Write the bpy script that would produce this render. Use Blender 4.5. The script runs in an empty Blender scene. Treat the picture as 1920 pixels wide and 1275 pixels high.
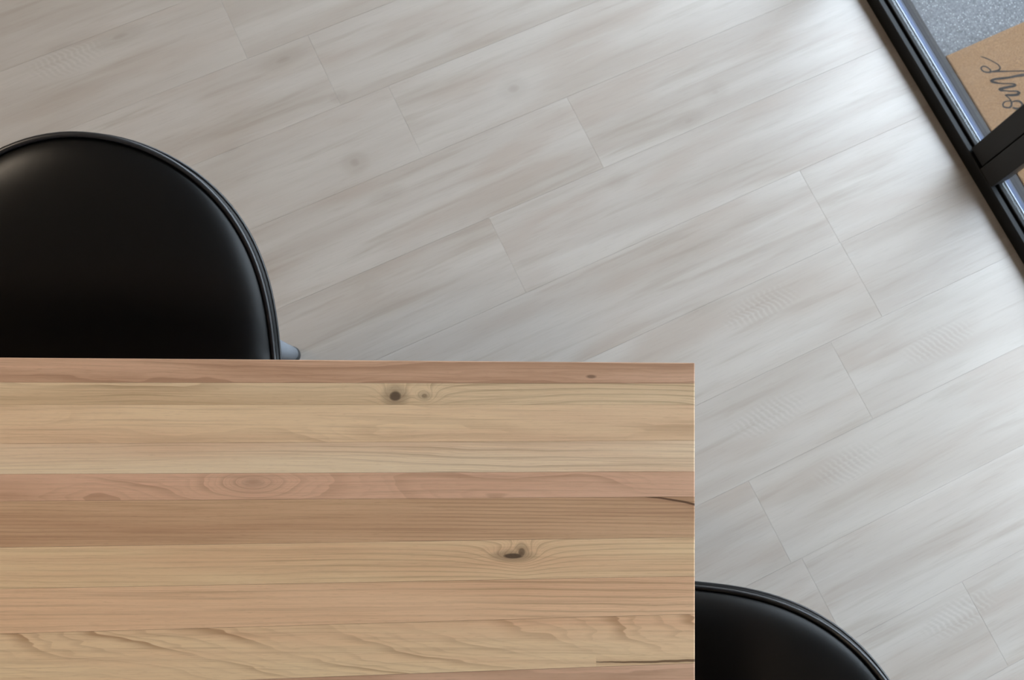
import bpy, bmesh, math, random
from mathutils import Matrix, Vector
import numpy as np

random.seed(7)
S = bpy.context.scene
COL = S.collection

# ------------------------------------------------------------------ camera
CAM_H = 2.05
cd = bpy.data.cameras.new('camera')
cam = bpy.data.objects.new('camera', cd)
COL.objects.link(cam)
cd.sensor_width = 36.0
cd.lens = 37.5
cd.clip_start = 0.02
cam.matrix_world = Matrix.Translation((0, 0, CAM_H)) @ Matrix((
    (0.9982985549, -0.0133393443, -0.0567631674),
    (0.0, 0.9734809653, -0.2287680269),
    (0.0583094785, 0.2283787906, 0.9718246410))).to_4x4()
cd.dof.use_dof = True
cd.dof.focus_distance = 1.32
cd.dof.aperture_fstop = 9.0
S.camera = cam

# ------------------------------------------------------------------ daylight, room lamp, exposure
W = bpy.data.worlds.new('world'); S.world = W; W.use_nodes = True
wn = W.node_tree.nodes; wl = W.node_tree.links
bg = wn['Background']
tc = wn.new('ShaderNodeTexCoord'); sx = wn.new('ShaderNodeSeparateXYZ')
wl.new(tc.outputs['Generated'], sx.inputs[0])
rp = wn.new('ShaderNodeValToRGB'); wl.new(sx.outputs['Z'], rp.inputs[0])
rp.color_ramp.elements[0].position = 0.0; rp.color_ramp.elements[0].color = (0.84, 0.905, 1.0, 1)
rp.color_ramp.elements[1].position = 0.9; rp.color_ramp.elements[1].color = (0.72, 0.83, 1.0, 1)
wl.new(rp.outputs[0], bg.inputs[0])
# overcast brightness rising softly towards the hidden sun
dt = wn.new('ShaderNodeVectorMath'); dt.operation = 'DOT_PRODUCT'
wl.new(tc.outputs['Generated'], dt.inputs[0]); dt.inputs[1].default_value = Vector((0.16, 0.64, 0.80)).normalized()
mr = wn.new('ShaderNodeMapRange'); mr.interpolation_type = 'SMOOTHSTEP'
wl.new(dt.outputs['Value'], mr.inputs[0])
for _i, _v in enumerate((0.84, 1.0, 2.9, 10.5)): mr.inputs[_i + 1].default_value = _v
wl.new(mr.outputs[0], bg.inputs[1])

LAMP_W = 92.0
S.view_settings.view_transform = 'Standard'
S.view_settings.look = 'None'
S.view_settings.exposure = 1.06
S.view_settings.gamma = 1.0
S.view_settings.use_curve_mapping = False

# ------------------------------------------------------------------ helpers
def tag(o, label=None, cat=None, group=None, kind=None):
    if label: o['label'] = label
    if cat: o['category'] = cat
    if group: o['group'] = group
    if kind: o['kind'] = kind
    return o

def empty(name, loc=(0, 0, 0), rz=0.0):
    o = bpy.data.objects.new(name, None); COL.objects.link(o)
    o.location = loc; o.rotation_euler = (0, 0, rz); o.empty_display_size = 0.05
    return o

def mesh_obj(name, verts, faces, mat, parent=None, smooth=False):
    me = bpy.data.meshes.new(name)
    me.from_pydata([tuple(v) for v in verts], [], faces); me.update()
    bm = bmesh.new(); bm.from_mesh(me); bmesh.ops.recalc_face_normals(bm, faces=bm.faces); bm.to_mesh(me); bm.free()
    if smooth:
        for p in me.polygons: p.use_smooth = True
    if mat: me.materials.append(mat)
    o = bpy.data.objects.new(name, me); COL.objects.link(o)
    if parent: o.parent = parent
    return o

def bm_obj(name, bm, mat, parent=None, smooth=False):
    bmesh.ops.recalc_face_normals(bm, faces=bm.faces)
    me = bpy.data.meshes.new(name); bm.to_mesh(me); bm.free()
    if smooth:
        for p in me.polygons: p.use_smooth = True
    if mat: me.materials.append(mat)
    o = bpy.data.objects.new(name, me); COL.objects.link(o)
    if parent: o.parent = parent
    return o

def add_box(bm, x0, x1, y0, y1, z0, z1, bev=0.0, seg=1):
    vs = [bm.verts.new((x, y, z)) for z in (z0, z1) for x, y in ((x0, y0), (x1, y0), (x1, y1), (x0, y1))]
    fs = [(0, 3, 2, 1), (4, 5, 6, 7), (0, 1, 5, 4), (1, 2, 6, 5), (2, 3, 7, 6), (3, 0, 4, 7)]
    fl = [bm.faces.new([vs[i] for i in f]) for f in fs]
    if bev:
        es = list({e for f in fl for e in f.edges})
        bmesh.ops.bevel(bm, geom=es, offset=bev, segments=seg, affect='EDGES', profile=0.5)

def box(name, x0, x1, y0, y1, z0, z1, mat, parent=None, bev=0.0, seg=1):
    bm = bmesh.new(); add_box(bm, x0, x1, y0, y1, z0, z1, bev, seg)
    return bm_obj(name, bm, mat, parent)

def tube(name, pts, rad, mat, parent=None, closed=False, n=10, caps=True):
    pts = [Vector(p) for p in pts]; m = len(pts)
    rr = rad if isinstance(rad, (list, tuple)) else [rad] * m
    V = []; F = []; up = None
    for i, p in enumerate(pts):
        if closed: t = pts[(i + 1) % m] - pts[i - 1]
        else: t = pts[min(i + 1, m - 1)] - pts[max(i - 1, 0)]
        t.normalize()
        if up is None:
            up = Vector((0, 0, 1)) if abs(t.z) < 0.9 else Vector((1, 0, 0))
        a = t.cross(up).normalized(); b = a.cross(t).normalized(); up = b
        for k in range(n):
            th = 2 * math.pi * k / n
            V.append(p + (a * math.cos(th) + b * math.sin(th)) * rr[i])
    for i in range(m if closed else m - 1):
        j = (i + 1) % m
        for k in range(n):
            F.append((i * n + k, i * n + (k + 1) % n, j * n + (k + 1) % n, j * n + k))
    if not closed and caps:
        F.append(tuple(range(n))); F.append(tuple((m - 1) * n + k for k in range(n)))
    return mesh_obj(name, V, F, mat, parent, True)

# ------------------------------------------------------------------ shader helpers
class N:
    def __init__(s, name):
        s.m = bpy.data.materials.new(name); s.m.use_nodes = True
        s.t = s.m.node_tree; s.b = s.t.nodes['Principled BSDF']
    def node(s, typ, **kw):
        n = s.t.nodes.new(typ)
        for k, v in kw.items(): setattr(n, k, v)
        return n
    def put(s, sock, v):
        if isinstance(v, bpy.types.NodeSocket): s.t.links.new(v, sock)
        elif v is not None: sock.default_value = v
    def math(s, op, a, b=None, c=None, clamp=False):
        n = s.node('ShaderNodeMath', operation=op); n.use_clamp = clamp
        s.put(n.inputs[0], a); s.put(n.inputs[1], b)
        if c is not None: s.put(n.inputs[2], c)
        return n.outputs[0]
    def add(s, a, b): return s.math('ADD', a, b)
    def mul(s, a, b): return s.math('MULTIPLY', a, b)
    def sub(s, a, b): return s.math('SUBTRACT', a, b)
    def xyz(s, x, y, z):
        n = s.node('ShaderNodeCombineXYZ')
        for i, v in enumerate((x, y, z)): s.put(n.inputs[i], v)
        return n.outputs[0]
    def obj(s):
        n = s.node('ShaderNodeTexCoord'); q = s.node('ShaderNodeSeparateXYZ')
        s.t.links.new(n.outputs['Object'], q.inputs[0]); return q.outputs[0], q.outputs[1], q.outputs[2], n.outputs['Object']
    def noise(s, vec, scale=1.0, detail=2.0, rough=0.5, dist=0.0):
        n = s.node('ShaderNodeTexNoise'); s.put(n.inputs['Vector'], vec)
        n.inputs['Scale'].default_value = scale; n.inputs['Detail'].default_value = detail
        n.inputs['Roughness'].default_value = rough; n.inputs['Distortion'].default_value = dist
        return n.outputs[0]
    def ss(s, v, lo, hi, a=0.0, b=1.0):
        n = s.node('ShaderNodeMapRange', interpolation_type='SMOOTHSTEP')
        s.put(n.inputs[0], v)
        for i, x in enumerate((lo, hi, a, b)): n.inputs[i + 1].default_value = x
        return n.outputs[0]
    def mix(s, f, a, b, mode='MIX'):
        n = s.node('ShaderNodeMix', data_type='RGBA', blend_type=mode)
        s.put(n.inputs[0], f); s.put(n.inputs[6], a); s.put(n.inputs[7], b)
        return n.outputs[2]
    def bump(s, h, strength=0.2, dist=0.001):
        n = s.node('ShaderNodeBump'); s.put(n.inputs['Height'], h)
        n.inputs['Strength'].default_value = strength; n.inputs['Distance'].default_value = dist
        s.t.links.new(n.outputs[0], s.b.inputs['Normal'])
    def set(s, base=None, rough=None, metal=None, spec=None, coat=None, coat_r=None):
        if base is not None: s.put(s.b.inputs['Base Color'], base)
        if rough is not None: s.put(s.b.inputs['Roughness'], rough)
        if metal is not None: s.b.inputs['Metallic'].default_value = metal
        if spec is not None: s.b.inputs['Specular IOR Level'].default_value = spec
        if coat is not None: s.b.inputs['Coat Weight'].default_value = coat
        if coat_r is not None: s.b.inputs['Coat Roughness'].default_value = coat_r
        return s

def srgb(r, g, b):
    f = lambda c: (c / 255 / 12.92) if c / 255 <= 0.04045 else ((c / 255 + 0.055) / 1.055) ** 2.4
    return (f(r), f(g), f(b), 1.0)

# table strip wood --------------------------------------------------------
def strip_wood(seed, light, dark, rings=9.0, amp=1.0, stretch=12.0, knots=(), cracks=(), line=0.35, xs=1.5, yl=60.0, vee=None):
    """light/dark: srgb base colours; knots: (x, y, rx, ry, darkness); cracks: (x0, x1, y0, y1, curve, width)"""
    q = N('strip_wood'); x, y, z, o = q.obj()
    n1 = q.noise(q.xyz(q.mul(x, xs), q.mul(y, stretch), seed), 1.0, 1.5, 0.45)
    wob = q.noise(q.xyz(q.mul(x, 9.0), q.mul(y, 60.0), seed + 3), 1.0, 2.0, 0.5)
    h = q.add(q.mul(n1, rings * amp), q.mul(y, yl))
    h = q.add(h, q.mul(wob, 0.7))
    if vee:
        dy_ = q.math('MAXIMUM', q.sub(vee[0], y), 0.0)
        h = q.add(h, q.mul(q.sub(x, q.mul(q.math('POWER', q.math('DIVIDE', dy_, 0.063), 1.7), 0.19)), vee[1]))
    kd = None
    for (kx, ky, rx, ry, dk) in knots:
        dx = q.math('DIVIDE', q.sub(x, kx), rx); dy = q.math('DIVIDE', q.sub(y, ky), ry)
        d2 = q.add(q.mul(dx, dx), q.mul(dy, dy))
        wd = q.add(d2, q.mul(q.sub(wob, 0.5), 0.9))
        g = q.math('DIVIDE', 1.0, q.add(1.0, q.mul(d2, 0.22)))
        h = q.add(h, q.mul(g, 4.0))
        core = q.mul(q.ss(wd, 0.25, 1.25, 1.0, 0.0), dk)
        halo = q.mul(q.ss(wd, 0.5, 6.0, 0.45, 0.0), dk)
        k = q.math('MAXIMUM', core, halo)
        kd = k if kd is None else q.math('MAXIMUM', kd, k)
    fr = q.math('FRACT', h)
    ln = q.ss(fr, 0.70 if vee else 0.55, 0.97); ln = q.mul(ln, q.ss(fr, 0.97, 1.0, 1.0, 0.0))
    fade = q.ss(q.noise(q.xyz(q.mul(x, 3.0), q.mul(y, 18.0), seed + 9), 1.0, 2.0), 0.36, 0.66, 0.12, 1.0)
    ln = q.mul(ln, fade)
    f3 = q.math('FRACT', q.add(q.mul(h, 3.0), q.mul(wob, 0.8)))
    ln = q.math('MAXIMUM', ln, q.mul(q.mul(q.ss(f3, 0.5, 0.9), q.ss(f3, 0.93, 1.0, 1.0, 0.0)), q.mul(fade, 0.34)))
    broad = q.ss(q.noise(q.xyz(q.mul(x, 1.1), q.mul(y, 16.0), seed + 17), 1.0, 3.0, 0.6), 0.33, 0.68)
    fil = q.noise(q.xyz(q.mul(x, 3.5), q.mul(q.add(y, q.mul(n1, 0.02)), 260.0), seed + 31), 1.0, 3.0, 0.65)
    fib = q.noise(q.xyz(q.mul(x, 14.0), q.mul(y, 520.0), seed), 1.0, 3.0, 0.6)
    flk = q.noise(q.xyz(q.mul(x, 70.0), q.mul(y, 1500.0), seed + 5), 1.0, 1.0)
    col = q.mix(broad, srgb(*light), srgb(*dark))
    deep = tuple(c * f for c, f in zip(srgb(*dark)[:3], (0.50, 0.42, 0.35))) + (1,)
    col = q.mix(q.mul(ln, line), col, deep)
    col = q.mix(q.ss(fil, 0.32, 0.52, 0.24, 0.0), col, deep)
    col = q.mix(q.ss(fib, 0.28, 0.60, 0.11, 0.0), col, deep)
    col = q.mix(q.ss(flk, 0.60, 0.74, 0.0, 0.20), col, deep)
    # tiny dark pin specks
    vo = q.node('ShaderNodeTexVoronoi'); q.put(vo.inputs['Vector'], q.xyz(q.mul(x, 8.0), q.mul(y, 22.0), seed * 0.37))
    vo.inputs['Scale'].default_value = 1.0
    pin = q.mul(q.ss(vo.outputs['Distance'], 0.03, 0.07, 0.6, 0.0),
                q.ss(q.noise(q.xyz(q.mul(x, 5.0), q.mul(y, 9.0), seed), 1.0, 1.0), 0.55, 0.6))
    col = q.mix(pin, col, srgb(70, 48, 34))
    if kd is not None: col = q.mix(kd, col, srgb(66, 48, 36))
    for (x0, x1, y0, y1, cv, wd) in cracks:
        t = q.math('DIVIDE', q.sub(x, x0), x1 - x0)
        yc = q.add(q.add(y0, q.mul(t, y1 - y0)), q.mul(q.mul(t, q.sub(1.0, t)), cv))
        yc = q.add(yc, q.mul(q.sub(q.noise(q.xyz(q.mul(x, 40.0), 0.0, seed), 1.0, 2.0), 0.5), 0.0022))
        dd = q.math('ABSOLUTE', q.sub(y, yc))
        wv = q.mul(q.math('SQRT', q.math('MAXIMUM', t, 0.0)), wd)
        inside = q.mul(q.math('GREATER_THAN', t, 0.0), q.math('LESS_THAN', t, 1.02))
        m = q.mul(q.math('SUBTRACT', 1.0, q.math('DIVIDE', dd, q.add(wv, 0.0004)), clamp=True), inside)
        col = q.mix(q.math('MINIMUM', q.mul(m, 2.0), 0.9), col, srgb(62, 44, 32))
        so = q.mul(q.ss(dd, 0.0, 0.008, 0.30, 0.0), inside)
        col = q.mix(so, col, deep)
    q.set(base=col, rough=q.ss(fib, 0.2, 0.8, 0.42, 0.55), spec=0.35)
    q.bump(q.add(fib, q.mul(ln, -0.5)), 0.10, 0.0006)
    return q.m

slab_obj = bpy.data.objects.new('floor', bpy.data.meshes.new('floor')); COL.objects.link(slab_obj)
def floor_wood():
    q = N('floor_wood'); x, y, z, o = q.obj()
    oi = q.node('ShaderNodeObjectInfo'); rnd = oi.outputs['Random']
    sx_ = q.add(x, q.mul(rnd, 37.0)); sd = q.mul(rnd, 53.0)
    broad = q.noise(q.xyz(q.mul(sx_, 1.5), q.mul(y, 17.0), sd), 1.0, 3.0, 0.5, 0.2)
    mid = q.noise(q.xyz(q.mul(sx_, 3.2), q.mul(y, 48.0), q.add(sd, 4.0)), 1.0, 3.0, 0.6, 0.4)
    fine = q.noise(q.xyz(q.mul(sx_, 20.0), q.mul(y, 420.0), sd), 1.0, 2.0, 0.6)
    pink = q.noise(q.xyz(q.mul(sx_, 3.1), q.mul(y, 11.0), q.add(sd, 11.0)), 1.0, 2.0)
    col = q.mix(q.ss(broad, 0.30, 0.70), srgb(183, 174, 165), srgb(169, 158, 148))
    col = q.mix(q.ss(pink, 0.45, 0.70, 0.0, 0.60), col, srgb(165, 150, 138))
    col = q.mix(q.ss(mid, 0.50, 0.76, 0.0, 0.34), col, srgb(138, 124, 108))
    col = q.mix(q.ss(mid, 0.42, 0.24, 0.0, 0.22), col, srgb(192, 187, 181))
    col = q.mix(q.ss(fine, 0.5, 0.75, 0.0, 0.16), col, srgb(134, 122, 109))
    # printed knots: a few sparse random ones plus those in view, placed on the floor (metres along / across the planks)
    so = q.node('ShaderNodeTexCoord'); so.object = slab_obj
    sp_ = q.node('ShaderNodeSeparateXYZ'); q.t.links.new(so.outputs['Object'], sp_.inputs[0])
    fp, fn = sp_.outputs[0], sp_.outputs[1]
    kd = None
    for kp, kn, rx, ry, dk in ((-0.142, 1.307, .030, .010, .85), (-0.264, 1.334, .045, .012, .35), (0.142, 1.124, .026, .009, .7),
                               (0.215, 1.001, .010, .007, .6), (0.185, 0.853, .014, .012, .75), (0.553, 0.871, .016, .012, .55),
                               (-0.036, 0.978, .035, .009, .45), (0.216, 0.763, .020, .007, .55), (0.102, 0.599, .016, .012, .4),
                               (0.858, 0.656, .018, .010, .5), (0.941, 0.692, .014, .012, .4), (0.662, 0.594, .014, .007, .45),
                               (0.715, -0.132, .035, .010, .35), (0.698, -0.414, .035, .012, .35), (-0.62, 0.9, .03, .01, .5), (0.3, -1.1, .03, .01, .5)):
        dx = q.math('DIVIDE', q.sub(fp, kp), rx); dy = q.math('DIVIDE', q.sub(fn, kn), ry)
        d2 = q.add(q.add(q.mul(dx, dx), q.mul(dy, dy)), q.mul(q.sub(mid, 0.5), 3.0))
        k = q.math('MAXIMUM', q.mul(q.ss(d2, -0.6, 1.2, 1.0, 0.0), dk), q.mul(q.ss(d2, 0.0, 7.0, 0.38, 0.0), dk))
        kd = k if kd is None else q.math('MAXIMUM', kd, k)
    col = q.mix(q.mul(kd, 0.62), col, srgb(104, 86, 68))
    # feathery cross ripple round the flat-sawn figures
    rip = q.math('SINE', q.add(q.mul(fp, 520.0), q.add(q.mul(fn, 260.0), q.mul(mid, 12.0))))
    rm = None
    for kp, kn in ((0.807, 0.233), (0.709, 0.032), (0.808, -0.119), (1.101, 0.018), (0.863, -0.46), (-0.26, 1.30), (0.9, -0.8)):
        dx = q.math('DIVIDE', q.sub(fp, kp), 0.075); dy = q.math('DIVIDE', q.sub(fn, kn), 0.028)
        d2 = q.add(q.add(q.mul(dx, dx), q.mul(dy, dy)), q.mul(q.sub(mid, 0.5), 2.0))
        k = q.ss(d2, 0.1, 1.6, 1.0, 0.0)
        rm = k if rm is None else q.math('MAXIMUM', rm, k)
    col = q.mix(q.mul(q.ss(rip, -1.0, 1.0, 0.0, 0.15), rm), col, srgb(130, 120, 109))
    col = q.mix(q.mul(q.ss(rip, 0.0, -1.0, 0.0, 0.10), rm), col, srgb(205, 201, 195))
    tone = q.ss(rnd, 0.0, 1.0, 0.0, 0.22)
    col = q.mix(tone, col, srgb(168, 159, 149))
    q.set(base=col, rough=q.ss(fine, 0.2, 0.8, 0.28, 0.36), spec=0.42)
    q.bump(q.add(fine, q.mul(mid, 0.6)), 0.12, 0.0006)
    return q.m

def leather():
    q = N('black_leather'); x, y, z, o = q.obj()
    vo = q.node('ShaderNodeTexVoronoi', feature='DISTANCE_TO_EDGE'); q.put(vo.inputs['Vector'], o)
    vo.inputs['Scale'].default_value = 900.0
    n = q.noise(o, 300.0, 3.0)
    q.set(base=(0.0012, 0.0012, 0.0016, 1), rough=0.34, spec=0.36)
    q.bump(q.add(q.ss(vo.outputs['Distance'], 0.0, 0.2), q.mul(n, 0.5)), 0.10, 0.0003)
    return q.m

def plain(name, base, rough=0.5, metal=0.0, spec=0.5, nscale=120.0, var=0.08, bump=0.0, coat=0.0):
    q = N(name); x, y, z, o = q.obj()
    n = q.noise(o, nscale, 3.0, 0.6)
    dk = tuple(c * (1 - var * 2) for c in base[:3]) + (1,); lt = tuple(min(1, c * (1 + var)) for c in base[:3]) + (1,)
    q.set(base=q.mix(n, dk, lt), rough=rough, metal=metal, spec=spec, coat=coat)
    if bump: q.bump(n, bump, 0.001)
    return q.m

M_floor = floor_wood()
M_leather = leather()
M_piping = plain('piping_leather', (0.008, 0.009, 0.013), 0.34, spec=0.9, nscale=600, bump=0.05)
M_frame = plain('black_window_paint', (0.0045, 0.0045, 0.0045), 0.5, spec=0.22, nscale=300, bump=0.04)
M_frame2 = plain('black_stile_paint', (0.013, 0.0115, 0.010), 0.5, spec=0.28, nscale=300, bump=0.04)
M_alu = plain('satin_threshold_metal', srgb(52, 57, 70), 0.35, metal=0.9, nscale=90, var=0.01)
M_sill = plain('dark_grey_sill', srgb(50, 49, 50), 0.75, spec=0.12, nscale=90, var=0.15, bump=0.1)
M_bead = plain('pale_glazing_bead', srgb(178, 186, 200), 0.35, nscale=300)
M_wall = plain('wall_paint', srgb(176, 164, 148), 0.8, spec=0.2, nscale=8, var=0.02)
M_ceil = plain('ceiling_paint', srgb(205, 196, 184), 0.85, spec=0.2, nscale=8, var=0.02)
M_leg = plain('grey_leg_metal', srgb(122, 127, 134), 0.65, spec=0.2, nscale=400, var=0.03)
M_rubber = plain('black_rubber', (0.012, 0.012, 0.013), 0.6, nscale=300)
M_steel = plain('black_table_steel', (0.015, 0.015, 0.016), 0.45, nscale=300)
M_ink = plain('dark_ink', srgb(26, 23, 23), 0.8, spec=0.1, nscale=500, var=0.12)
M_shade = plain('lamp_housing', srgb(230, 228, 222), 0.5, nscale=100, var=0.02)

def concrete():
    q = N('granular_paving'); x, y, z, o = q.obj()
    n = q.noise(o, 170.0, 4.0, 0.8); b = q.noise(o, 9.0, 3.0)
    vo = q.node('ShaderNodeTexVoronoi'); q.put(vo.inputs['Vector'], o); vo.inputs['Scale'].default_value = 190.0
    col = q.mix(q.ss(n, 0.3, 0.7), srgb(52, 54, 57), srgb(98, 99, 102))
    col = q.mix(q.ss(b, 0.3, 0.7, 0.0, 0.25), col, srgb(92, 93, 97))
    col = q.mix(q.ss(vo.outputs['Distance'], 0.10, 0.30, 0.7, 0.0), col, srgb(170, 170, 172))
    q.set(base=col, rough=0.8, spec=0.3); q.bump(n, 0.5, 0.002); return q.m

def coir():
    q = N('coir_fibre'); x, y, z, o = q.obj()
    n = q.noise(o, 380.0, 4.0, 0.75); b = q.noise(o, 45.0, 3.0, 0.6)
    col = q.mix(q.ss(n, 0.25, 0.75), srgb(86, 60, 38), srgb(124, 96, 68))
    col = q.mix(q.ss(b, 0.35, 0.75, 0.0, 0.35), col, srgb(104, 77, 52))
    q.set(base=col, rough=0.9, spec=0.15); q.bump(n, 0.5, 0.002); return q.m

def glass():
    m = bpy.data.materials.new('window_glass'); m.use_nodes = True
    t = m.node_tree; t.nodes.clear()
    out = t.nodes.new('ShaderNodeOutputMaterial'); mx = t.nodes.new('ShaderNodeMixShader')
    tr = t.nodes.new('ShaderNodeBsdfTransparent'); gl = t.nodes.new('ShaderNodeBsdfGlossy'); fr = t.nodes.new('ShaderNodeLayerWeight'); pw = t.nodes.new('ShaderNodeMath'); pw.operation = 'POWER'; pw.inputs[1].default_value = 4.0; ma = t.nodes.new('ShaderNodeMath'); ma.operation = 'MULTIPLY_ADD'; ma.inputs[1].default_value = 0.85; ma.inputs[2].default_value = 0.035
    no = t.nodes.new('ShaderNodeTexNoise'); no.inputs['Scale'].default_value = 3.0
    mr = t.nodes.new('ShaderNodeMapRange'); mr.inputs[3].default_value = 0.0; mr.inputs[4].default_value = 0.02
    t.links.new(no.outputs[0], mr.inputs[0]); t.links.new(mr.outputs[0], gl.inputs['Roughness'])
    tr.inputs[0].default_value = (0.95, 0.975, 0.97, 1); fr.inputs[0].default_value = 0.5
    t.links.new(fr.outputs['Facing'], pw.inputs[0]); t.links.new(pw.outputs[0], ma.inputs[0])
    t.links.new(ma.outputs[0], mx.inputs[0]); t.links.new(tr.outputs[0], mx.inputs[1]); t.links.new(gl.outputs[0], mx.inputs[2])
    t.links.new(mx.outputs[0], out.inputs[0]); return m
M_glass = glass()

def emit(name, col, strength):
    m = bpy.data.materials.new(name); m.use_nodes = True; t = m.node_tree; t.nodes.clear()
    out = t.nodes.new('ShaderNodeOutputMaterial'); e = t.nodes.new('ShaderNodeEmission')
    e.inputs[0].default_value = col; e.inputs[1].default_value = strength
    t.links.new(e.outputs[0], out.inputs[0]); return m

# ------------------------------------------------------------------ room shell (own frame: x = along the planks, y = along the window wall)
HEAD = math.radians(25.6)
P0, P1 = -2.9, 1.35          # back wall .. window wall
N0, N1 = -2.4, 3.2
ZC = 2.55

slab = slab_obj
bm = bmesh.new(); add_box(bm, P0 - 0.12, P1 + 0.03, N0 - 0.12, N1 + 0.12, -0.14, -0.0085); bm.to_mesh(slab.data); bm.free()
slab.data.materials.append(plain('screed', srgb(120, 118, 114), 0.9))
slab.rotation_euler.z = HEAD
tag(slab, kind='structure')

PW = 0.174; PL = 1.22; BASE = -0.063
def row_end(k):
    """one known joint position per row (k counts planks from BASE)"""
    if k == 3: return 0.384       # row .459-.633
    if k == -2: return 0.636      # row -.411..-.237
    if k == 2: return -0.200
    if k == 7: return 0.077       # row 1.155-1.329
    random.seed(100 + k * 7)
    return random.uniform(-0.5, 0.72)
GAP = 0.0003
for k in range(int((N0 - BASE) / PW) - 1, int((N1 - BASE) / PW) + 1):
    n0 = max(BASE + PW * k, N0); n1 = min(BASE + PW * (k + 1), N1)
    if n1 - n0 < 0.02: continue
    e = row_end(k); xs = []
    while e > P0: e -= PL
    while e < P1:
        a = max(e, P0); b = min(e + PL, P1)
        if b - a > 0.03: xs.append((a, b))
        e += PL
    for a, b in xs:
        bm = bmesh.new()
        hx = (b - a) / 2 - GAP / 2; hy = (n1 - n0) / 2 - GAP / 2; bv = 0.00025
        lo = [bm.verts.new((sx_ * hx, sy_ * hy, -0.008)) for sx_, sy_ in ((-1, -1), (1, -1), (1, 1), (-1, 1))]
        mi = [bm.verts.new((sx_ * hx, sy_ * hy, -bv * 0.45)) for sx_, sy_ in ((-1, -1), (1, -1), (1, 1), (-1, 1))]
        hi = [bm.verts.new((sx_ * (hx - bv), sy_ * (hy - bv), 0)) for sx_, sy_ in ((-1, -1), (1, -1), (1, 1), (-1, 1))]
        for i in range(4):
            j = (i + 1) % 4
            bm.faces.new((lo[i], lo[j], mi[j], mi[i])); bm.faces.new((mi[i], mi[j], hi[j], hi[i]))
        bm.faces.new(hi); bm.faces.new(lo[::-1])
        o = bm_obj('plank', bm, M_floor, slab)
        o.location = ((a + b) / 2, (n0 + n1) / 2, 0)

def shell(name, *b, mat=M_wall):
    o = box(name, *b, mat, None); o.rotation_euler.z = HEAD; tag(o, kind='structure'); return o
shell('wall_back', P0 - 0.12, P0, N0 - 0.12, N1 + 0.12, -0.008, ZC)
shell('wall_left', P0, P1 + 0.1, N1, N1 + 0.12, -0.008, ZC)
shell('wall_right', P0, P1 + 0.1, N0 - 0.12, N0, -0.008, ZC)
shell('wall_front', P1 + 0.0, P1 + 0.1, N0, N1, 2.32, ZC)
shell('ceiling', P0 - 0.12, P1 + 0.15, N0 - 0.12, N1 + 0.12, ZC, ZC + 0.1, mat=M_ceil)

shell('unseen_canopy', P1 + 0.102, P1 + 1.10, N0 - 0.12, N1 + 0.12, 2.36, 2.50)  # unseen overhang, added and sized to cut steep sky light by the glass

# ------------------------------------------------------------------ window wall: black framed glazing on a low rail
win = empty('window_1', (0, 0, 0), HEAD); tag(win, kind='structure')
def prof(name, pts, mat, y0=N0, y1=N1, bev=0.0):
    """extrude an x-z outline along the window wall"""
    V = [(p, y0, z) for p, z in pts] + [(p, y1, z) for p, z in pts]; n = len(pts)
    F = [tuple(range(n)), tuple(range(2 * n - 1, n - 1, -1))] + [(i, (i + 1) % n, n + (i + 1) % n, n + i) for i in range(n)]
    return mesh_obj(name, V, F, mat, win)
prof('bottom_rail', [(1.350, -0.0), (1.3675, -0.0), (1.3675, 0.030), (1.3610, 0.0355), (1.3520, 0.0355), (1.350, 0.0335)], M_frame)
prof('inner_rail', [(1.3675, -0.0), (1.3835, -0.0), (1.3835, 0.0372), (1.3822, 0.0385), (1.3690, 0.0385), (1.3675, 0.037)], M_frame)
prof('glazing_bead', [(1.3837, 0.0), (1.3853, 0.0), (1.3853, 0.0385), (1.3837, 0.0385)], M_bead)
prof('threshold_strip', [(1.3855, 0.0), (1.4120, 0.0), (1.4120, 0.0150), (1.4085, 0.0200), (1.4030, 0.0225), (1.3970, 0.0225), (1.3925, 0.0195), (1.3900, 0.0150), (1.3855, 0.0140)], M_alu)
prof('outer_sill', [(1.4122, -0.002), (1.4360, -0.002), (1.4360, 0.008), (1.4345, 0.0095), (1.4122, 0.0130)], M_sill)
prof('head_rail', [(1.350, 2.26), (1.42, 2.26), (1.42, 2.32), (1.350, 2.32)], M_frame)
for nn in (-1.62, -0.66, 0.298, 0.93, 1.90, 2.86):
    w = 0.0445
    for s in (0, 1):
        y0 = nn - w - 0.0015 + s * (w + 0.003); x0 = 1.350 if s == 0 else 1.3565
        bm = bmesh.new(); add_box(bm, x0, 1.394, y0, y0 + w, 0.0386, 2.26, 0.0012)
        bm_obj('stile', bm, M_frame2, win)
    bm = bmesh.new(); add_box(bm, 1.372, 1.380, nn - 0.0015, nn + 0.0015, 0.0386, 2.26)
    bm_obj('stile_seal', bm, M_rubber, win)
prev = N0
for nn in (-1.62, -0.66, 0.298, 0.93, 1.90, 2.86, N1 + 0.046):
    bm = bmesh.new(); add_box(bm, 1.3760, 1.3800, prev, nn - 0.046, 0.0386, 2.26)
    bm_obj('pane', bm, M_glass, win); prev = nn + 0.046

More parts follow.
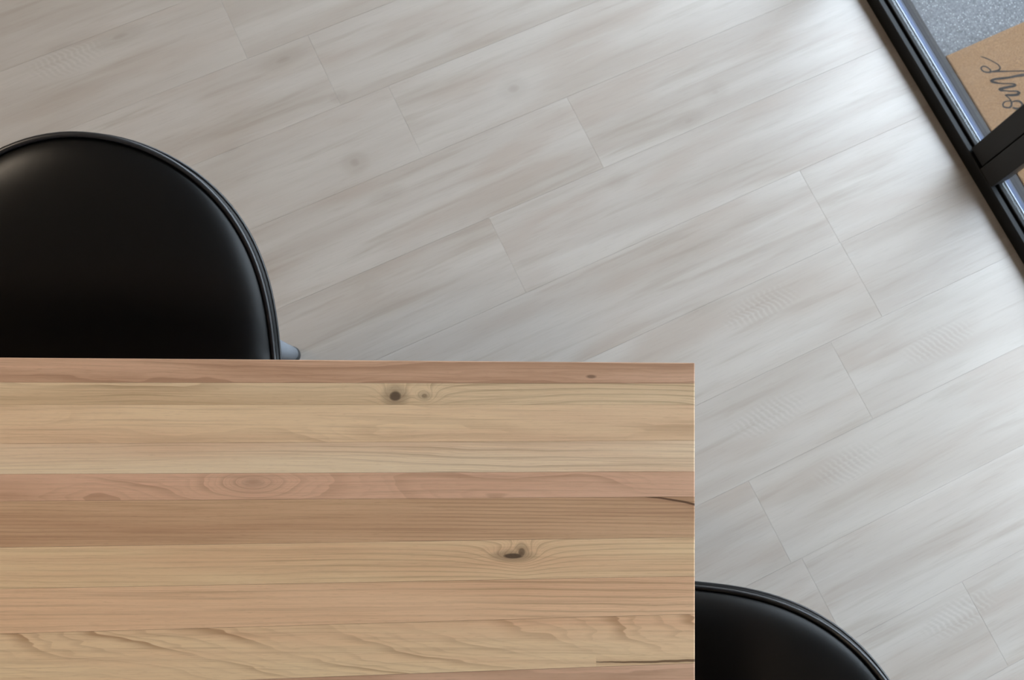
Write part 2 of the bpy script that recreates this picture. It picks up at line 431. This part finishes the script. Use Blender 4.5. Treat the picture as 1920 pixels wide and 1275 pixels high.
# ------------------------------------------------------------------ outside: paving and the doormat
pav = box('paving', 1.4362, 9.0, -8.0, 9.0, -0.20, -0.004, concrete(), None); pav.rotation_euler.z = HEAD
pav['kind'] = 'structure'
mat_e = empty('doormat', (0, 0, 0), HEAD)
MX, MY = 1.4375, 0.556       # corner nearest the room
mat_e.location = (MX * math.cos(HEAD) - MY * math.sin(HEAD), MX * math.sin(HEAD) + MY * math.cos(HEAD), -0.004)
tag(mat_e, 'tan coir doormat with dark handwritten script lying outside the glass on grey paving', 'doormat')
bm = bmesh.new(); add_box(bm, 0, 0.45, -0.75, 0, 0.0, 0.014, 0.003, 2)
bm_obj('coir_pile', bm, coir(), mat_e)
strokes = {
 'e': ([(1.5069,.5236),(1.5133,.5175),(1.5201,.5096),(1.5265,.501),(1.5313,.493),(1.5331,.4864),(1.532,.4821),(1.5269,.4795),(1.5196,.4804),(1.5112,.4825),(1.5049,.4834),(1.497,.4879),(1.4928,.4936),(1.4928,.4984),(1.4962,.5008),(1.5017,.5003),(1.5067,.4957),(1.5092,.4902),(1.5096,.4862),(1.5057,.483)],
       [.7,1.0,1.0,.9,1.0,1.1,1.3,1.5,1.3,1.4,1.5,1.3,1.3,1.3,1.2,1.1,1.1,1.1,1.2,1.2]),
 'rule': ([(1.5065,.4843),(1.5313,.474),(1.553,.465),(1.5763,.4553),(1.5887,.45)], [1.2,1.3,.9,.9,.9]),
 'm': ([(1.5962,.4401),(1.5713,.4472),(1.5545,.4518),(1.5374,.4555),(1.5209,.4605),(1.5078,.4644),(1.4993,.4647),(1.4986,.4621),(1.505,.4567),(1.5161,.4495),(1.5283,.4441),(1.5373,.4397),(1.5419,.4352),(1.5375,.4338),(1.5256,.4366),(1.5153,.4387),(1.5056,.4403),(1.5056,.4373),(1.5133,.4325),(1.5249,.426),(1.5357,.4216),(1.5399,.4159),(1.5345,.4135),(1.523,.4167),(1.5141,.4212),(1.5093,.4228),(1.5115,.417),(1.5133,.4105),(1.5123,.4033),(1.5093,.3979),(1.5035,.3948),(1.497,.3967),(1.4918,.4009),(1.4919,.4057),(1.4974,.4099),(1.5049,.4094),(1.5127,.4065)],
       [1.4,2.4,2.0,1.8,2.0,1.9,2.0,2.0,1.7,1.0,1.0,1.3,1.9,2.0,2.0,2.1,2.1,2.0,1.2,1.1,1.5,2.1,2.2,2.1,1.8,1.1,1.0,1.1,1.5,1.6,1.5,1.4,1.5,1.3,1.1,.9,.9]),
 'c': ([(1.5146,.4032),(1.5218,.4025),(1.5292,.3986),(1.5322,.3925),(1.5301,.3877),(1.5238,.3838),(1.5168,.385),(1.5102,.3899),(1.5088,.3924)],
       [1.0,1.3,1.7,1.7,1.6,1.8,1.9,1.6,1.0]),
}
def catmull(P, n=6):
    out = []
    P = [np.array(p, float) for p in P]
    for i in range(len(P) - 1):
        p0 = P[max(i - 1, 0)]; p1 = P[i]; p2 = P[i + 1]; p3 = P[min(i + 2, len(P) - 1)]
        for k in range(n):
            t = k / n
            out.append(0.5 * ((2 * p1) + (-p0 + p2) * t + (2 * p0 - 5 * p1 + 4 * p2 - p3) * t * t + (-p0 + 3 * p1 - 3 * p2 + p3) * t ** 3))
    out.append(P[-1]); return out
V = []; F = []; zl = 0
for key, (pts, ws) in strokes.items():
    zl += 1
    c = catmull([(p[0] - MX, p[1] - MY, w) for p, w in zip(pts, ws)])
    b0 = len(V)
    for i, q in enumerate(c):
        a = c[max(i - 1, 0)]; b = c[min(i + 1, len(c) - 1)]; t = (b - a)[:2]; t = t / (np.linalg.norm(t) + 1e-9)
        nrm = np.array((-t[1], t[0])); hw = q[2] * 0.00135
        zz = 0.01420 + zl * 0.00008
        V.append((*(q[:2] + nrm * hw), zz)); V.append((*(q[:2] - nrm * hw), zz))
    for i in range(len(c) - 1): F.append((b0 + 2 * i, b0 + 2 * i + 1, b0 + 2 * i + 3, b0 + 2 * i + 2))
mesh_obj('lettering', V, F, M_ink, mat_e)

# ------------------------------------------------------------------ ceiling lamp (warm) over the far side of the room
lx, ly = -2.3, 0.7
lamp = empty('ceiling_light', (lx, ly, ZC)); tag(lamp, 'round white flush ceiling light above the table', 'ceiling light')
bm = bmesh.new(); bmesh.ops.create_cone(bm, cap_ends=True, segments=40, radius1=0.24, radius2=0.25, depth=0.05, matrix=Matrix.Translation((0, 0, -0.025)))
bm_obj('housing', bm, M_shade, lamp)
bm = bmesh.new(); bmesh.ops.create_cone(bm, cap_ends=True, segments=40, radius1=0.215, radius2=0.225, depth=0.016, matrix=Matrix.Translation((0, 0, -0.059)))
bm_obj('diffuser', bm, emit('lamp_glow', (1.0, 0.84, 0.66, 1), LAMP_W / 4.0), lamp)

# ------------------------------------------------------------------ dining table
TX, TY = -0.45, -0.15
table = empty('dining_table', (TX, TY, 0))
tag(table, 'wooden dining table with a knotty strip-laminated top in honey and pinkish brown', 'table')
# strip seams: y at x = -0.54 and y at x = 0.30 (the long side first)
seams = [(0.2760, 0.2800), (0.2449, 0.2531), (0.2175, 0.2260), (0.1706, 0.1811), (0.1344, 0.1429), (0.1025, 0.1122),
         (0.0488, 0.0633), (0.0015, 0.0172), (-0.0491, -0.0270), (-0.1095, -0.0832), (-0.160, -0.135), (-0.212, -0.187),
         (-0.262, -0.240), (-0.315, -0.292), (-0.368, -0.346), (-0.418, -0.398), (-0.470, -0.452), (-0.525, -0.505), (-0.578, -0.560), (-0.632, -0.618), (-0.690, -0.690)]
XA, XB = -0.54, 0.302
XL = -1.30
def right_x(y): return 0.3070 + (y - 0.28) * 0.0393
def seam_y(s, x):
    return s[0] + (s[1] - s[0]) * (x - XA) / (XB - XA)
T = lambda x, y: (x - TX, y - TY)
k1 = T(-0.068, 0.2335); k1b = T(-0.032, 0.2335)
k2 = T(0.0775, 0.0405)
mats = [
 dict(light=(239, 197, 167), dark=(200, 158, 128), rings=5, line=.40, stretch=9, yl=50),
 dict(light=(239, 210, 172), dark=(212, 178, 140), rings=9, line=.60, stretch=12, yl=90, xs=2.2, knots=((*k1, .0085, .0075, .85), (*k1b, .0045, .0035, .5))),
 dict(light=(246, 214, 174), dark=(232, 194, 158), rings=9, line=.40, stretch=14, yl=30, xs=2.4),
 dict(light=(246, 220, 186), dark=(234, 197, 163), rings=5, line=.45, stretch=10, yl=120),
 dict(light=(233, 188, 158), dark=(212, 167, 135), rings=7, line=.40, stretch=12, yl=20, xs=2.6, knots=((*T(-0.235, 0.126), .018, .007, .22),)),
 dict(light=(220, 180, 143), dark=(197, 153, 119), rings=3, line=.50, stretch=10, yl=230, cracks=((*[T(0.208, .11)[0], T(0.3055, .11)[0]], T(0, .1145)[1], T(0, .1010)[1], .010, .0014),)),
 dict(light=(246, 218, 174), dark=(235, 194, 154), rings=4, line=.45, stretch=10, yl=150, knots=((k2[0], k2[1], .014, .0038, .9), (k2[0] + .010, k2[1] + .004, .005, .0058, .75))),
 dict(light=(244, 203, 164), dark=(230, 185, 147), rings=4, line=.50, stretch=10, yl=130),
 dict(light=(246, 216, 174), dark=(239, 194, 155), rings=4, line=.75, stretch=9, xs=2.4, yl=14, vee=(T(0, -.030)[1], 8.5), cracks=((*[T(0.175, 0)[0], T(0.3045, 0)[0]], T(0, -.0815)[1], T(0, -.0800)[1], -.004, .0016),)),
]
TH = 0.030; ZT = 0.75
for i in range(len(seams) - 1):
    s0, s1 = seams[i], seams[i + 1]
    d = dict(mats[i] if i < len(mats) else random.choice([mats[0], mats[2], mats[3], mats[7]]))
    d.pop('knots', None) if i >= len(mats) else None; d.pop('cracks', None) if i >= len(mats) else None
    mt = strip_wood(3.1 * i + 1.7, **d)
    g = 0.00012
    xr0 = right_x(s0[1]); xr1 = right_x(s1[1])
    q = [T(XL, seam_y(s0, XL) - g), T(xr0, seam_y(s0, xr0) - g), T(xr1, seam_y(s1, xr1) + g), T(XL, seam_y(s1, XL) + g)]
    bm = bmesh.new()
    lo = [bm.verts.new((*p, ZT - TH)) for p in q]; hi = [bm.verts.new((*p, ZT)) for p in q]
    for a in range(4): bm.faces.new((lo[a], lo[(a + 1) % 4], hi[(a + 1) % 4], hi[a]))
    bm.faces.new(hi); bm.faces.new(lo[::-1])
    bm.edges.ensure_lookup_table()
    def edge(a, b): return next(e for e in bm.edges if {e.verts[0], e.verts[1]} == {a, b})
    es = [edge(hi[1], hi[2])]
    if i == 0: es.append(edge(hi[0], hi[1]))
    if i == 0: es.append(edge(hi[1], lo[1]))
    if i == len(seams) - 2: es.append(edge(hi[2], hi[3]))
    bmesh.ops.bevel(bm, geom=es, offset=0.0016, segments=3, affect='EDGES', profile=0.5)
    bm_obj('wood_strip', bm, mt, table)
# under-frame
bm = bmesh.new()
x0, y0 = T(-1.22, -0.62); x1, y1 = T(0.22, 0.20)
for b in ((x0, x1, y0, y0 + .03), (x0, x1, y1 - .03, y1), (x0, x0 + .03, y0 + .03, y1 - .03), (x1 - .03, x1, y0 + .03, y1 - .03)):
    add_box(bm, *b, ZT - TH - 0.045, ZT - TH - 0.0002)
bm_obj('apron', bm, M_steel, table)
for cx in (x0, x1 - 0.05):
    for cy in (y0, y1 - 0.05):
        bm = bmesh.new(); add_box(bm, cx, cx + .05, cy, cy + .05, 0.0, ZT - TH - 0.0455, 0.003, 2)
        bm_obj('leg', bm, M_steel, table)

# ------------------------------------------------------------------ upholstered chairs
A_, B_, PX, REC, TUB, ZB, QX = 0.253, 0.327, 1.923, math.radians(56.0), -0.002, 0.480, 2.613
RB = 0.11                    # bend radius where the back turns into the seat
SLEN = RB * (math.pi / 2 - REC)
SEATL = 0.30
def spine(b):
    """centre line of the shell: b > 0 up the back, b < 0 round the bend and along the seat -> y, z, forward normal"""
    if b >= 0:
        return b * math.sin(REC), ZB + b * math.cos(REC), REC
    t = min(-b, SLEN) / RB
    ang = REC + t
    y = -RB * (math.cos(REC) - math.cos(ang)); z = ZB - RB * (math.sin(ang) - math.sin(REC))
    if -b > SLEN: y -= (-b - SLEN)
    return y, z, ang
def plane_pt(a, b, off=0.0):
    """point on the shell: a = sideways, b = along it, off = towards the sitter"""
    y, z, ang = spine(b)
    w = min(max(1 + b / 0.20, 0.0), 1.0); w = w * w * (3 - 2 * w)
    tub = TUB * min((a / A_) ** 2, 1.3)
    y -= tub * w; z += tub * (1 - w) * 0.35
    return Vector((a, y - off * math.cos(ang), z + off * math.sin(ang)))
def rim_ab(th):
    c, s = math.cos(th), math.sin(th)
    if s >= 0:
        return (A_ * math.copysign(abs(c) ** (2 / PX), c), B_ * abs(s) ** (2 / QX))
    return (A_ * math.copysign(abs(c) ** (2 / 4.5), c), -(SLEN + SEATL) * abs(s) ** (2 / 4.5))

def chair(name, loc, rz, label):
    root = empty(name, loc, rz)
    tag(root, label, 'chair', 'black upholstered chairs at the table')
    NT, NR = 128, 34
    ths = [2 * math.pi * i / NT for i in range(NT)]
    # respace evenly along the outline
    fine = [rim_ab(2 * math.pi * i / 1440 + 1e-6) for i in range(1441)]
    L = [0.0]
    for i in range(1440): L.append(L[-1] + math.hypot(fine[i + 1][0] - fine[i][0], fine[i + 1][1] - fine[i][1]))
    ring = []; j = 0
    for i in range(NT):
        t = L[-1] * i / NT
        while L[j + 1] < t: j += 1
        f = (t - L[j]) / (L[j + 1] - L[j] + 1e-12)
        ring.append((fine[j][0] * (1 - f) + fine[j + 1][0] * f, fine[j][1] * (1 - f) + fine[j + 1][1] * f))
    cb = -0.09
    T_SIDE = 0.014
    def at(a, b, ka, kb, off):
        return plane_pt(a * ka, cb + (b - cb) * kb, off)
    def surf(ka, kb, bulge, kpow, root_, base, sign):
        V = []; F = []
        for r in range(NR):
            u = (r + 1) / NR; u = 1 - (1 - u) ** 2.2
            for a, b in ring:
                V.append(at(a * u, cb + (b - cb) * u, ka, kb, base + sign * bulge * max(0.0, 1 - u ** kpow) ** root_))
        V.append(plane_pt(0, cb, base + sign * bulge)); c = len(V) - 1
        for i in range(NT): F.append((c, i, (i + 1) % NT))
        for r in range(NR - 1):
            for i in range(NT):
                k = (i + 1) % NT
                F.append((r * NT + i, (r + 1) * NT + i, (r + 1) * NT + k, r * NT + k))
        return V, F
    V, F = surf(0.958, 0.982, 0.045, 4.0, 0.62, -0.002, 1)
    mesh_obj('seat_pad', V, F, M_leather, root, True)
    V, F = surf(0.990, 0.984, 0.022, 3.0, 1.0, -T_SIDE, -1)
    mesh_obj('outer_shell', V, F, M_leather, root, True)
    V = []; F = []
    prof_ = [(0.955, 0.984, -0.002), (0.972, 0.990, -0.003), (0.994, 0.990, -0.0045), (0.990, 0.984, -T_SIDE)]
    for ka, kb, of in prof_:
        for a, b in ring: V.append(at(a, b, ka, kb, of))
    for r in range(len(prof_) - 1):
        for i in range(NT):
            k = (i + 1) % NT; F.append((r * NT + i, r * NT + k, (r + 1) * NT + k, (r + 1) * NT + i))
    mesh_obj('side_band', V, F, M_leather, root, True)
    tube('piping', [at(a, b, 0.964, 0.992, 0.001) for a, b in ring], 0.0042, M_piping, root, True, 10)
    tube('edge_piping', [at(a, b, 0.993, 0.988, -T_SIDE) for a, b in ring], 0.0026, M_piping, root, True, 8)
    # bracket that carries the back
    bm = bmesh.new(); add_box(bm, -0.19, 0.19, -0.36, 0.03, 0.412, 0.428, 0.004)
    bm_obj('seat_frame', bm, M_steel, root)
    # four legs, slightly splayed
    for sx_ in (-1, 1):
        for fy, ty in ((0.092, 0.045), (-0.365, -0.330)):
            foot = Vector((sx_ * 0.207, fy, 0.014)); top = Vector((sx_ * 0.183, ty - 0.012, 0.423))
            lg = tube('leg', [foot.lerp(top, t) for t in (0, 0.3, 0.6, 1.0)], [0.0150, 0.0175, 0.0190, 0.0190], M_leg, root, False, 16)
            tube('foot_cap', [(foot.x, foot.y, 0.0003), (foot.x, foot.y, 0.004), foot + Vector((0, 0, 0.002))], [0.0175, 0.0175, 0.0155], M_rubber, lg, False, 16)
    return root

chair('dining_chair', (-0.510, 0.340, 0.0), 0.068, 'black leather chair with piped rounded back at the long side of the wooden table')
chair('dining_chair', (0.330, -0.238, 0.0), -1.683, 'black leather chair with piped rounded back at the short end of the wooden table')
